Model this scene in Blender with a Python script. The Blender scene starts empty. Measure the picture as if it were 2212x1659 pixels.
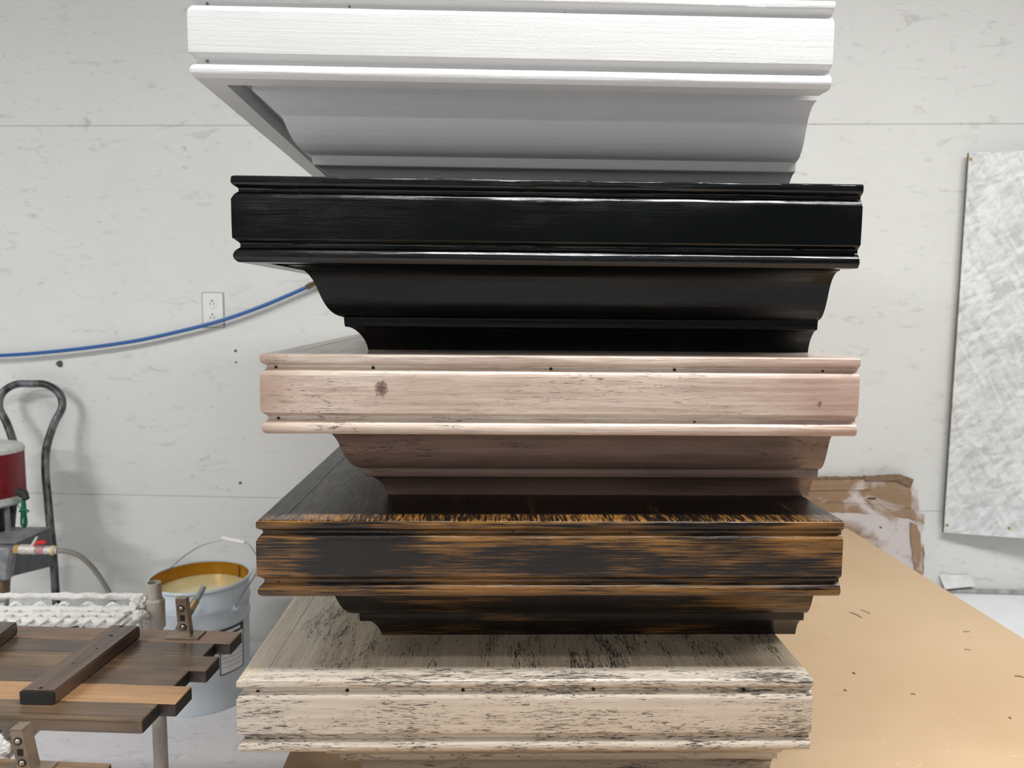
import bpy, bmesh, math, random
from mathutils import Vector, Matrix, noise
random.seed(7)
S = bpy.context.scene
COL = S.collection

# ------------------------------------------------------------------ camera
YAW, PITCH, ROLL, FPX = math.radians(1.6112), math.radians(5.8099), math.radians(0.4882), 1658.76
fw = Vector((math.sin(YAW)*math.cos(PITCH), math.cos(YAW)*math.cos(PITCH), -math.sin(PITCH)))
r0 = Vector((math.cos(YAW), -math.sin(YAW), 0)); d0 = fw.cross(r0)
cr, sr = math.cos(ROLL), math.sin(ROLL)
rt = cr*r0 - sr*d0; dn = sr*r0 + cr*d0
cd = bpy.data.cameras.new('camera'); cam = bpy.data.objects.new('camera', cd); COL.objects.link(cam)
M = Matrix((rt, -dn, -fw)).transposed().to_4x4()
cam.matrix_world = M
cd.sensor_width = 36; cd.lens = 36*FPX/2212; cd.clip_start = .02; cd.clip_end = 60
cd.dof.use_dof = True; cd.dof.focus_distance = .95; cd.dof.aperture_fstop = 8
S.camera = cam

def ray(px, py):
    v = fw + rt*((px-1106)/FPX) + dn*((py-829.5)/FPX)
    return v/v.y
def at(px, py, y): return ray(px, py)*y
def atz(px, py, z): v = ray(px, py); return v*(z/v.z)
WK, WD = .073, 2.50                       # back wall plane y = WD - WK*x
def atw(px, py, off=0):
    v = ray(px, py); t = (WD-off*1.0027)/(1+WK*v.x); return v*t

# ------------------------------------------------------------------ light, world, exposure
S.view_settings.view_transform = 'Standard'; S.view_settings.look = 'None'
S.view_settings.exposure = 0.0; S.view_settings.gamma = 1; S.view_settings.use_curve_mapping = False
w = bpy.data.worlds.new('World'); S.world = w; w.use_nodes = True
w.node_tree.nodes['Background'].inputs[0].default_value = (.8, .85, .9, 1)
w.node_tree.nodes['Background'].inputs[1].default_value = .05
FLOOR, CEIL = -1.15, 1.55
def area(name, loc, sx, sy, power, color=(1, .995, .975), aim=None):
    L = bpy.data.lights.new(name, 'AREA'); L.shape = 'RECTANGLE'; L.size = sx; L.size_y = sy
    L.energy = power; L.color = color
    o = bpy.data.objects.new(name, L); COL.objects.link(o); o.location = loc
    if aim: o.rotation_euler = (Vector(aim)-Vector(loc)).to_track_quat('-Z', 'Y').to_euler()
    return o
area('ceiling_tube_or_fill_light', (.93, .50, CEIL-.06), 2.45, .28, 84)
area('ceiling_tube_or_fill_light', (-3.3, -3.0, CEIL-.06), .9, .25, 160)
area('ceiling_tube_or_fill_light', (-2.7, -.1, CEIL-.06), 1.25, .16, 56)  # added fill lamp to lift the bucket, floor and lower left wall
area('ceiling_tube_or_fill_light', (.8, -3.6, CEIL-.06), 1.25, .16, 16)  # added weak frontal fill from behind the camera, no known fixture

# ------------------------------------------------------------------ material helper
def lin(c):
    return tuple(((v/255)/12.92 if v/255 <= .04045 else ((v/255+.055)/1.055)**2.4) for v in c)+(1,)
class NT:
    def __init__(s, name, rough=.5, metal=0, coat=0, spec=.5):
        s.m = bpy.data.materials.new(name); s.m.use_nodes = True; s.t = s.m.node_tree; s.n = s.t.nodes
        s.b = s.n['Principled BSDF']; s.b.inputs['Roughness'].default_value = rough
        s.b.inputs['Metallic'].default_value = metal; s.b.inputs['Coat Weight'].default_value = coat
        s.b.inputs['Coat Roughness'].default_value = .12
        s.b.inputs['Specular IOR Level'].default_value = spec; s.b.inputs['Coat IOR'].default_value = 1.5
        s.tc = s.n.new('ShaderNodeTexCoord')
    def link(s, a, b): s.t.links.new(a, b)
    def map(s, scale, rot=(0, 0, 0), loc=(0, 0, 0), src=None):
        n = s.n.new('ShaderNodeMapping'); n.inputs['Scale'].default_value = scale
        n.inputs['Rotation'].default_value = rot; n.inputs['Location'].default_value = loc
        s.link(src or s.tc.outputs['Object'], n.inputs[0]); return n.outputs[0]
    def noise(s, vec, scale=1, detail=4, rough=.55, dist=0):
        n = s.n.new('ShaderNodeTexNoise'); s.link(vec, n.inputs['Vector']); n.inputs['Scale'].default_value = scale
        n.inputs['Detail'].default_value = detail; n.inputs['Roughness'].default_value = rough
        n.inputs['Distortion'].default_value = dist; return n.outputs[0]
    def vor(s, vec, scale=1, feat='F1', out='Distance', rnd=1):
        n = s.n.new('ShaderNodeTexVoronoi'); n.feature = feat; s.link(vec, n.inputs['Vector'])
        n.inputs['Scale'].default_value = scale; n.inputs['Randomness'].default_value = rnd; return n.outputs[out]
    def ramp(s, f, stops, interp='LINEAR'):
        n = s.n.new('ShaderNodeValToRGB'); n.color_ramp.interpolation = interp; e = n.color_ramp.elements
        while len(e) < len(stops): e.new(.5)
        for q, (p, c) in zip(e, stops):
            q.position = p; q.color = (c, c, c, 1) if isinstance(c, (int, float)) else lin(c)
        s.link(f, n.inputs[0]); return n.outputs[0]
    def math(s, op, a, b=0, clamp=False):
        n = s.n.new('ShaderNodeMath'); n.operation = op; n.use_clamp = clamp
        for i, v in enumerate((a, b)):
            if isinstance(v, (int, float)): n.inputs[i].default_value = v
            else: s.link(v, n.inputs[i])
        return n.outputs[0]
    def mix(s, f, a, b, bt='MIX'):
        n = s.n.new('ShaderNodeMix'); n.data_type = 'RGBA'; n.blend_type = bt
        for sock, v in ((n.inputs[0], f), (n.inputs[6], a), (n.inputs[7], b)):
            if isinstance(v, (int, float)): sock.default_value = v
            elif isinstance(v, tuple): sock.default_value = lin(v)
            else: s.link(v, sock)
        return n.outputs[2]
    def sep(s, vec=None):
        n = s.n.new('ShaderNodeSeparateXYZ'); s.link(vec or s.tc.outputs['Object'], n.inputs[0]); return n.outputs
    def spot(s, x, y, z, rx, ry, rz):       # 0 at the centre, 1 at an ellipsoid's surface (object space)
        v = s.map((1/rx, 1/ry, 1/rz), loc=(-x/rx, -y/ry, -z/rz))
        n = s.n.new('ShaderNodeVectorMath'); n.operation = 'LENGTH'; s.link(v, n.inputs[0]); return n.outputs['Value']
    def col(s, c):
        if isinstance(c, tuple): s.b.inputs['Base Color'].default_value = lin(c)
        else: s.link(c, s.b.inputs['Base Color'])
        return s
    def rough(s, f): s.link(f, s.b.inputs['Roughness']); return s
    def bump(s, h, dist=.001, strength=1):
        n = s.n.new('ShaderNodeBump'); n.inputs['Distance'].default_value = dist; n.inputs['Strength'].default_value = strength
        s.link(h, n.inputs['Height']); s.link(n.outputs[0], s.b.inputs['Normal']); return s

def plain(name, c, rough=.5, metal=0, dirt=0, bump=0, scale=60, coat=0):
    k = NT(name, rough, metal, coat)
    n = k.noise(k.map((scale, scale, scale)), 1, 5)
    k.col(k.mix(k.ramp(n, [(.35, 0.0), (.7, 1.0)]), c, tuple(max(0, v*(1-dirt)) for v in c)) if dirt else c)
    if bump: k.bump(n, bump)
    return k.m

def gscale(axis, along, across):
    return {'x': (along, across, across), 'y': (across, along, across), 'z': (across, across, along)}[axis]

# ------------------------------------------------------------------ materials of the five shelves, for a grain axis
def mat_white(axis):
    k = NT('white_paint_'+axis, .42, 0, 0, .4)
    f = k.noise(k.map(gscale(axis, 6, 260)), 1, 4)
    g = k.noise(k.map((420, 420, 420)), 1, 3)
    k.col(k.mix(k.ramp(f, [(.3, 0.0), (.75, .6)]), (207, 208, 208), (198, 199, 200)))
    return k.bump(k.math('ADD', k.math('MULTIPLY', f, .6), k.math('MULTIPLY', g, .5)), .0006).m
def mat_black(axis, spec=.5, nm=''):
    k = NT('black_lacquer_'+nm+axis, .3, 0, .0, spec)
    f = k.noise(k.map(gscale(axis, 9, 620)), 1, 5, .65)
    big = k.noise(k.map(gscale(axis, 4, 12), loc=(3, 1, 2)), 1, 2)
    sp = k.noise(k.map((700, 700, 700)), 1, 2)
    grain = k.math('MULTIPLY', k.ramp(f, [(.45, 0.0), (.62, 1.0)]), k.ramp(big, [(.45, .03), (.62, 1.0)]))
    k.col(k.mix(f, (5, 7, 8), (10, 12, 13)))
    k.rough(k.ramp(sp, [(.3, .13), (.8, .25)]))
    return k.bump(k.math('ADD', k.math('MULTIPLY', grain, .45), k.math('MULTIPLY', sp, .15)), .00016).m
def mat_rose(axis, dark=False):
    k = NT('rose_stain_'+axis+('_shaded' if dark else ''), .36, .12, .45, .5)
    f = k.noise(k.map(gscale(axis, 5, 150)), 1, 5, .6, .4)
    fine = k.noise(k.map(gscale(axis, 40, 700)), 1, 3)
    big = k.noise(k.map(gscale(axis, 4, 14), loc=(1.3, 0, .4)), 1, 3)
    wisp = k.noise(k.map(gscale(axis, 45, 330), loc=(2, 5, 1)), 1, 6, .7, 1.5)
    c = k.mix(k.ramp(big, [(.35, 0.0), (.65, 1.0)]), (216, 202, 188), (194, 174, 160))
    if dark: c = k.mix(k.ramp(big, [(.35, 0.0), (.65, 1.0)]), (128, 104, 91), (94, 75, 66))  # crown copy of the stain, the slab's shade put into its colour
    c = k.mix(k.ramp(f, [(.42, 0.0), (.72, .6)]), c, (140, 112, 102))
    c = k.mix(k.ramp(fine, [(.5, 0.0), (.75, .45)]), c, (120, 96, 84))
    patch = k.noise(k.map(gscale(axis, 7, 16), loc=(8, 2, 4)), 1, 2)
    m = k.math('MULTIPLY', k.ramp(wisp, [(.57, 0.0), (.64, 1.0)]), k.ramp(patch, [(.5, 0.0), (.62, .8)]))
    c = k.mix(m, c, (52, 44, 42))
    if axis == 'x' and not dark:
        X = k.sep()[0]; wv = k.math('ADD', X, k.math('MULTIPLY', k.math('SUBTRACT', f, .5), .08))
        c = k.mix(k.ramp(wv, [(.0, .55), (.045, 0.0)]), c, (150, 116, 100)); c = k.mix(k.ramp(wv, [(.60, 0.0), (.70, .45)]), c, (158, 118, 104))
    if axis == 'x' and not dark:            # the knots of the pink front board
        for (x, z, r, dk) in ((.150, .058, .0085, 1), (.700, .042, .0035, .8)):
            d = k.spot(x, 0, z+.110, r, 1, r*1.25)
            wob = k.math('ADD', d, k.math('MULTIPLY', k.math('SUBTRACT', k.noise(k.map((260, 260, 260)), 1, 4), .5), 1.8))
            c = k.mix(k.ramp(wob, [(.45, dk), (1.05, 0.0)]), c, (66, 62, 62))
            c = k.mix(k.ramp(wob, [(.9, .35), (2.6, 0.0)]), c, (150, 108, 92))
    k.col(c); k.rough(k.ramp(f, [(.3, .3), (.8, .5)]))
    return k.bump(k.math('ADD', f, k.math('MULTIPLY', m, -1.2)), .0004).m
def mat_burnt(axis, amber=.5, name=None):
    k = NT(name or 'burnt_amber_stain_'+axis, .34, 0, .3 if axis == 'x' else 0, .3)
    f = k.noise(k.map(gscale(axis, 8, 420)), 1, 6, .7, .2)
    f2 = k.noise(k.map(gscale(axis, 22, 600), loc=(4, 4, 4)), 1, 4, .6)
    big = k.noise(k.map(gscale(axis, 5, 20), loc=(2.2, .7, .9)), 1, 3, .5)
    fine = k.noise(k.map(gscale(axis, 26, 1500), loc=(1, 7, 2)), 1, 4, .65)
    s = k.math('ADD', k.math('MULTIPLY', f, .55), k.math('MULTIPLY', f2, .30))
    s = k.math('ADD', s, k.math('MULTIPLY', fine, .25))
    s = k.math('ADD', s, k.math('MULTIPLY', k.math('SUBTRACT', big, .5), .75))
    if axis == 'x' and amber > .2:          # rubbed through most at the two ends
        X0_ = k.sep()[0]
        s = k.math('ADD', s, k.math('MULTIPLY', k.ramp(X0_, [(.50, 0.0), (.66, 1.0)]), .085))
        s = k.math('ADD', s, k.math('MULTIPLY', k.ramp(X0_, [(.02, .6), (.05, 1.0), (.085, 0.0)]), .07))
        s = k.math('ADD', s, k.math('MULTIPLY', k.ramp(X0_, [(.10, 0.0), (.14, 1.0), (.20, .7), (.26, 0.0)]), -.06))
    a = k.ramp(s, [(.575-.1*amber, 0.0), (.65-.1*amber, .45), (.75-.1*amber, .95)])
    if axis == 'x' and amber > .2:          # sanded top arris, scratched across the grain
        nz = k.sep(k.tc.outputs['Normal'])[2]; X = k.sep()[0]
        cs = k.noise(k.map((330, 26, 26), loc=(0, 3, 0), rot=(0, 0, .12)), 1, 4, .7); zone = k.noise(k.map((6, 0, 0), loc=(3.1, 0, 0)), 1, 2)
        s2 = k.math('ADD', k.math('MULTIPLY', cs, .8), k.math('MULTIPLY', zone, .45))
        a2 = k.ramp(s2, [(.60, 0.0), (.70, .9), (.8, 1.0)])
        a = k.mix(k.ramp(nz, [(.80, 0.0), (.93, 1.0)]), a, a2)
    hue = k.mix(k.noise(k.map(gscale(axis, 5, 60)), 1, 3), (78, 44, 22), (166, 120, 60))
    base = k.mix(f2, (11, 9, 8), (25, 18, 14))
    k.col(k.mix(a, base, hue)); k.rough(k.ramp(f2, [(.3, .22), (.8, .42)]))
    return k.bump(k.math('ADD', f, k.noise(k.map((600, 600, 600)), 1, 2)), .0003).m
def mat_cream(axis, wear=.5, off=0, name=None, warm=0):
    k = NT(name or 'cream_distressed_'+axis, .36, 0, .45, .5)
    f = k.noise(k.map(gscale(axis, 4, 160)), 1, 4, .6)
    big = k.noise(k.map(gscale(axis, 6, 26), loc=(off, off*1.7, off*.6)), 1, 4, .6)
    chip = k.noise(k.map(gscale(axis, 60, 620), loc=(off, 2, 3)), 1, 5, .68, 1.0)
    line = k.noise(k.map(gscale(axis, 16, 620), loc=(6, off, 3)), 1, 4, .6)
    c = k.mix(k.ramp(f, [(.35, 0.0), (.68, 1.0)]), (199, 188-4*warm, 175-12*warm), (177, 165-5*warm, 151-14*warm))
    c = k.mix(k.ramp(line, [(.60, 0.0), (.68, .55)]), c, (112, 96, 84))
    s = k.math('ADD', chip, k.math('MULTIPLY', k.math('SUBTRACT', big, .5), .62))
    m = k.ramp(s, [(.615-.06*wear, 0.0), (.65-.06*wear, .92)])
    k.col(k.mix(m, c, (50, 42, 40)))
    return k.bump(k.math('SUBTRACT', k.math('MULTIPLY', f, .6), m), .0004).m

# ------------------------------------------------------------------ mesh helpers
def tag(o, label=None, cat=None, group=None, kind=None):
    if label: o['label'] = label
    if cat: o['category'] = cat
    if group: o['group'] = group
    if kind: o['kind'] = kind
    return o
def finish(bm, ang=.6):
    bmesh.ops.recalc_face_normals(bm, faces=bm.faces)
    for f in bm.faces: f.smooth = True
    for e in bm.edges:
        if len(e.link_faces) != 2: e.smooth = False; continue
        an = e.calc_face_angle(0)
        if an > ang: e.smooth = False
        elif an > .12:
            A0, A1 = e.link_faces[0].calc_area(), e.link_faces[1].calc_area()
            if max(A0, A1) > 9*max(1e-12, min(A0, A1)): e.smooth = False
def obj(name, bm, mat, parent=None, ang=.6):
    finish(bm, ang)
    me = bpy.data.meshes.new(name); bm.to_mesh(me); bm.free(); me.materials.append(mat)
    o = bpy.data.objects.new(name, me); COL.objects.link(o)
    if parent: o.parent = parent
    return o
def empty(name, loc, rz=0):
    o = bpy.data.objects.new(name, None); COL.objects.link(o); o.location = loc; o.rotation_euler = (0, 0, rz)
    o.empty_display_size = .05; return o
def box(bm, a, b, bev=0, mtx=None, seg=2):
    r = bmesh.ops.create_cube(bm, size=1); vs = r['verts']
    for v in vs:
        v.co = Vector([(a[i]+b[i])/2+v.co[i]*(b[i]-a[i]) for i in range(3)])
    if bev:
        es = list({e for v in vs for e in v.link_edges})
        r2 = bmesh.ops.bevel(bm, geom=es, offset=bev, segments=seg, affect='EDGES', profile=.5)
        vs = list({v for f in r2['faces'] for v in f.verts} | {v for v in vs if v.is_valid})
    if mtx:
        for v in vs: v.co = mtx @ v.co
    return vs
def bevbox(a, b, bev=0, mtx=None):
    bm = bmesh.new(); box(bm, a, b, bev, mtx); return bm
def catmull(P, n=6, closed=False):
    P = [Vector(p) for p in P]; out = []
    N = len(P); rng = range(N if closed else N-1)
    for i in rng:
        g = (lambda j: P[j % N]) if closed else (lambda j: P[min(max(j, 0), N-1)])
        a, b, c, d = g(i-1), g(i), g(i+1), g(i+2)
        for k in range(n):
            t = k/n
            out.append(.5*((2*b)+(c-a)*t+(2*a-5*b+4*c-d)*t*t+(3*b-a-3*c+d)*t**3))
    if not closed: out.append(P[-1])
    return out
def tube(bm, P, r, seg=10, closed=False, cap=True):
    P = [Vector(p) for p in P]; N = len(P); rings = []; up = None
    R = r if isinstance(r, (list, tuple)) else [r]*N
    for i, p in enumerate(P):
        if closed: t = P[(i+1) % N]-P[i-1]
        else: t = P[min(i+1, N-1)]-P[max(i-1, 0)]
        t.normalize()
        if up is None:
            up = t.orthogonal().normalized()
        up = (up-t*up.dot(t)).normalized(); s = t.cross(up)
        rings.append([bm.verts.new(p+(up*math.cos(a)+s*math.sin(a))*R[i]) for a in [2*math.pi*k/seg for k in range(seg)]])
    for i in range(N if closed else N-1):
        A, B = rings[i], rings[(i+1) % N]
        for k in range(seg): bm.faces.new((A[k], A[(k+1) % seg], B[(k+1) % seg], B[k]))
    if cap and not closed:
        bm.faces.new(rings[0][::-1]); bm.faces.new(rings[-1])
    return bm
def lathe(bm, prof, c=(0, 0, 0), seg=48):
    c = Vector(c); rings = []
    for r, z in prof:
        if r < 1e-6: rings.append([bm.verts.new(c+Vector((0, 0, z)))])
        else: rings.append([bm.verts.new(c+Vector((r*math.cos(2*math.pi*k/seg), r*math.sin(2*math.pi*k/seg), z))) for k in range(seg)])
    for A, B in zip(rings, rings[1:]):
        for k in range(seg):
            q = [A[k % len(A)], A[(k+1) % len(A)], B[(k+1) % len(B)], B[k % len(B)]]
            u = []
            for v in q:
                if v not in u: u.append(v)
            if len(u) > 2: bm.faces.new(u)
    return bm
def prism(poly, t, mtx):                    # poly in local x/z, extruded by t along local +y
    bm = bmesh.new()
    A = [bm.verts.new(mtx @ Vector((x, 0, z))) for x, z in poly]; B = [bm.verts.new(mtx @ Vector((x, t, z))) for x, z in poly]
    bm.faces.new(A); bm.faces.new(B[::-1])
    for i in range(len(A)):
        j = (i+1) % len(A); bm.faces.new((A[j], A[i], B[i], B[j]))
    return bm

# ------------------------------------------------------------------ the setting
def wallmat():
    k = NT('painted_strand_board_wall', .6, 0, 0, .3)
    n = k.noise(k.map((3, 3, 3)), 1, 3)
    fl = k.noise(k.map((9, 9, 26)), 1, 6, .72, .8)
    fl2 = k.noise(k.map((24, 24, 60), loc=(4, 2, 1)), 1, 5, .7, 1.2)
    patch = k.noise(k.map((2.2, 2.2, 2.6), loc=(1, 1, 7)), 1, 3)
    c = k.mix(n, (222, 224, 221), (214, 214, 212))
    m = k.math('MULTIPLY', k.ramp(fl, [(.57, 0.0), (.68, 1.0)]), k.ramp(patch, [(.4, .35), (.62, .9)]))
    c = k.mix(k.math('MULTIPLY', m, .6), c, (158, 156, 154))
    m2 = k.ramp(fl2, [(.63, 0.0), (.72, .5)])
    c = k.mix(m2, c, (140, 137, 134))
    k.col(c)
    return k.bump(k.math('ADD', fl, k.math('MULTIPLY', fl2, .4)), .0012, .8).m
WALL = wallmat()
wallbase = plain('wall_gap_grey', (158, 158, 156), .7)
def floormat():
    k = NT('oversprayed_concrete', .55)
    n = k.noise(k.map((2.5, 2.5, 2.5)), 1, 4); g = k.noise(k.map((22, 30, 22)), 1, 6, .7, .6)
    c = k.mix(n, (232, 230, 232), (216, 214, 217))
    c = k.mix(k.ramp(g, [(.56, 0.0), (.72, .6)]), c, (150, 147, 150))
    g2 = k.noise(k.map((60, 60, 60)), 1, 3)
    c = k.mix(k.ramp(g2, [(.7, 0.0), (.76, .6)]), c, (120, 114, 112))
    k.col(c); return k.bump(g, .003).m
FL = floormat()
XL, XR, YF = -5.2, 3.6, -5.2
def quadbox(name, a, b, mat, **kw):
    o = obj(name, bevbox(a, b), mat); tag(o, kind='structure'); return o
quadbox('floor', (XL-.1, YF-.1, FLOOR-.1), (XR+.1, 3.1, FLOOR), FL)
ceilm = plain('ceiling_white', (170, 170, 168), .8)
quadbox('ceiling', (XL-.1, YF-.1, CEIL), (XR+.1, 3.1, CEIL+.1), ceilm)
sidem = plain('side_wall_paint', (150, 151, 149), .7, dirt=.06, scale=5)
quadbox('wall_left', (XL-.1, YF-.1, FLOOR), (XL, 2.9, CEIL), sidem)
quadbox('wall_right', (XR, YF-.1, FLOOR), (XR+.1, 2.9, CEIL), sidem)
quadbox('wall_front', (XL, YF-.1, FLOOR), (XR, YF, CEIL), plain('far_wall_paint', (80, 80, 80), .8))
# back wall: backing with three strand board rows, joints left open
wa = math.atan(-WK)
wb = obj('wall_back', bevbox((-5.3, .012, FLOOR), (3.7, .11, CEIL)), wallbase); wb.location = (0, WD, 0); wb.rotation_euler = (0, 0, wa)
tag(wb, kind='structure')
for (z0, z1) in ((FLOOR, -.6505), (-.6495, .5685), (.5695, CEIL)):
    bm = bevbox((-5.3, 0, z0), (3.7, .012, z1), .0012)
    o = obj('panel', bm, WALL, wb)

# ------------------------------------------------------------------ the five mantel shelves
H, C, W = .1000707, .1102873, .75
Z1 = .1489034
SLAB = [(.0330, .0), (.0042, .0), (.0016, .0012), (.0008, .0030), (.0005, .0060), (.0008, .0092), (.0030, .0115), (.0062, .0135), (.0072, .0150),
        (.0072, .0178), (.0062, .0188), (.0040, .0208), (.0022, .0234), (.0009, .0268), (.0003, .0300), (.0003, .0690), (.0012, .0722), (.0045, .0755), (.0070, .0775), (.0075, .0795),
        (.0075, .0822), (.0064, .0836), (.0040, .0856), (.0021, .0880), (.0009, .0912), (.0010, .0945), (.0022, .0972), (.0052, .1000707), (.0330, .1000707)]
CROWN = [(.0515, -.020), (.0515, .0004), (.0600, .0020), (.0665, .0055), (.0720, .0110), (.0765, .0180), (.0800, .0260), (.0832, .0350), (.0868, .0440), (.0915, .0530),
         (.0975, .0600), (.1030, .0635), (.1085, .0655), (.1095, .0670), (.1105, .0775), (.1150, .0788), (.1210, .0820), (.1268, .0875),
         (.1320, .0950), (.1355, .1035), (.1370, .1102873), (.1600, .1102873), (.1600, .0850), (.1300, .0780), (.1080, .0300), (.0760, -.020)]
def smooth_profile(P, lo, hi):
    core = catmull([(a, b, 0) for a, b in P[lo:hi]], 3)
    return P[:lo]+[(v.x, v.y) for v in core]+P[hi:]
def sweep(prof, zt, L, side, rag, seed, step=.006, back=0):
    """moulding: mitred at the left front corner, running right (side False) or back (side True)"""
    bm = bmesh.new(); n = max(2, int(L/step)); rings = []
    for i in range(n+1):
        ring = []
        for k, (g, d) in enumerate(prof):
            t = i/n; s = g+(L-g)*t
            gg, dd = g, d
            if rag and .0 < g < .0319 or rag and prof is not SLABS and g < .137:
                q = noise.noise(Vector((s*14+seed*7, k*.45, seed)))*rag + noise.noise(Vector((s*70, k*.8, seed+9)))*rag*.45
                gg += q*.7; 
            x, y = (gg, s) if side else (s, gg)
            ring.append(bm.verts.new((x, y, zt-dd)))
        rings.append(ring)
    m = len(prof)
    for A, B in zip(rings, rings[1:]):
        for k in range(m): bm.faces.new((A[k], A[(k+1) % m], B[(k+1) % m], B[k]))
    bm.faces.new(rings[0]); bm.faces.new(rings[-1][::-1])
    return bm
SLABS = smooth_profile(SLAB, 1, len(SLAB)-1)
CROWNS = smooth_profile(CROWN, 1, 21)
hole_m = plain('dark_hole', (18, 15, 14), .9)
whole_m = plain('painted_hole', (120, 112, 106), .9)
def mantel(name, i, x, y, rz, L, label, mats, rag, holes, hm=hole_m, skew=0, shift=0):
    zt = Z1-(i-1)*(H+C)
    root = empty(name, (x, y, zt-H-C), rz); tag(root, label, 'shelf', 'stack of mantel shelves on the fibreboard')
    T = H+C
    fx, sy, top, cx, cy, und = mats
    obj('front_board', sweep(SLABS, T, W, False, rag, i), fx, root, .5)
    obj('side_board', sweep(SLABS, T, L, True, rag, i+20), sy, root, .5)
    obj('top_panel', bevbox((.0333, .0333, T-.018), (W, L, T-.0001), .0006), top, root)
    obj('underside_panel', bevbox((.0333, .0333, T-H+.0201), (W, L, T-H+.03)), und, root)
    b1 = sweep(CROWNS, C, W, False, 0, i, .05)
    b2 = sweep(CROWNS, C, L-.01, True, 0, i, .05)
    # the crown's profile hangs from the slab's underside
    obj('crown_moulding', b1, cx, root, .45); obj('crown_return', b2, cy, root, .45)
    if skew:                                # this one is nailed a touch out of square
        for c_ in root.children:
            for v in c_.data.vertices: v.co.x += (shift if 'crown' in c_.name else 0)-skew*v.co.y*(.2 if 'crown' in c_.name else 1)
    for (px, py, rr) in holes:              # brad holes along the two grooves
        v = ray(px, py); n = Vector((-math.sin(rz), math.cos(rz), 0)); o = Vector((x, y, 0))+n*.0070
        p = v*(o.dot(n)/v.dot(n)); q = root.matrix_basis.inverted() @ p if False else Matrix.Rotation(-rz, 3, 'Z') @ (p-Vector((x, y, zt-H-C)))
        mt = Matrix.Translation((q.x, .0066, q.z)) @ Matrix.Rotation(math.pi/2, 4, 'X')
        bm = bmesh.new(); bmesh.ops.create_cone(bm, cap_ends=True, segments=9, radius1=rr, radius2=rr*.8, depth=.0012, matrix=mt)
        obj('nail_hole', bm, hm, root)
    return root
wx, wy = mat_white('x'), mat_white('y')
mantel('mantel_shelf', 0, -.34859, .92362, .0067, 1.0, 'white painted mantel shelf, topmost of the stack, cut off by the frame',
       (wx, wy, wy, wx, wy, wy), .0004, [(1220, 30, .0018), (1716, 43, .0022), (1128, 46, .001), (447, 132, .0016), (447, 8, .0016), (754, 14, .0013)], whole_m, .025, .0055)
kx, ky = mat_black('x'), mat_black('y')
mantel('mantel_shelf', 1, -.30417, .92101, .0082, .95, 'glossy black mantel shelf directly under the white one',
       (kx, ky, ky, mat_black('x', .25, 'crown_'), mat_black('y', .25, 'crown_'), ky), .0005, [(648, 415, .0020), (987, 420, .0022), (1418, 425, .0018)])
rx, ry = mat_rose('x'), mat_rose('y')
mantel('mantel_shelf', 2, -.28546, .95268, -.0047, 1.0, 'dusty pink stained mantel shelf in the middle of the stack, knot at left',
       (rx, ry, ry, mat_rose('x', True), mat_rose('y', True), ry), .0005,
       [(596, 793, .0018), (806, 794.5, .0022), (1190, 797, .0020), (1457, 799, .0020), (1777, 802, .0016), (601, 903, .0018), (1500, 912, .0016)])
bx, by = mat_burnt('x', .36), mat_burnt('y', -.9, 'dark_burnt_top')
mantel('mantel_shelf', 3, -.29523, .95251, -.0036, .98, 'dark brown mantel shelf rubbed through to amber, under the pink one',
       (bx, mat_burnt('y', -.2, 'burnt_side'), by, mat_burnt('x', -.45, 'burnt_crown'), mat_burnt('y', -.45, 'burnt_return'), by), .0005,
       [(837, 1149, .0009), (1108, 1148, .0009), (601, 1257, .0009), (1360, 1152, .0012)])
ex, ey = mat_cream('x', .75, 0), mat_cream('y', .35, 3.3, None, 1)
mantel('mantel_shelf', 4, -.32574, .95247, -.0066, .95, 'cream mantel shelf with black distress marks, lowest of the stack',
       (ex, ey, ey, mat_cream('x', .1, 5.1, 'cream_crown'), mat_cream('y', .1, 5.1, 'cream_return'), ey), .0006,
       [(557, 1494, .0024), (750, 1491.5, .0024), (1000, 1491, .0024), (1282, 1488.5, .0024), (1606, 1489.5, .0026)])

# ------------------------------------------------------------------ fibreboard table
TZ = Z1-4*(H+C)
def mdfmat():
    k = NT('fibreboard', .55, 0, 0, .35)
    n = k.noise(k.map((2, 2, 2)), 1, 4); fi = k.noise(k.map((12, 40, 12), rot=(0, 0, .35)), 1, 5, .7, .5)
    c = k.mix(k.ramp(n, [(.35, 0.0), (.65, 1.0)]), (196, 169, 137), (188, 159, 126))
    c = k.mix(k.ramp(fi, [(.6, 0.0), (.8, .35)]), c, (180, 138, 92))
    sp = k.noise(k.map((60, 60, 60)), 1, 3); c = k.mix(k.ramp(sp, [(.70, 0.0), (.76, .6)]), c, (226, 196, 160))
    k.col(c); return k.bump(k.noise(k.map((300, 300, 300)), 1, 3), .0002).m
MDF = mdfmat()
tb = empty('work_table', (.41, 1.4, FLOOR)); tag(tb, 'tan fibreboard work table under the stack of shelves, running back to the wall', 'table')
tb_h = TZ-FLOOR
X0, X1, Y0, Y1 = -.309-.41, 1.134-.41, .50-1.4, 2.345-1.4
obj('table_top', bevbox((X0, Y0, tb_h-.019), (X1, Y1, tb_h), .0012), MDF, tb)
lum = plain('raw_lumber', (176, 146, 108), .7, dirt=.2, scale=20)
for sx in (X0+.1, X1-.19):
    for sy in (Y0+.1, Y1-.19): obj('leg', bevbox((sx, sy, 0), (sx+.089, sy+.089, tb_h-.108), .003), lum, tb)
for sy in (Y0+.1, Y1-.14): obj('apron', bevbox((X0+.1, sy, tb_h-.108), (X1-.101, sy+.038, tb_h-.019), .002), lum, tb)
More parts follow.
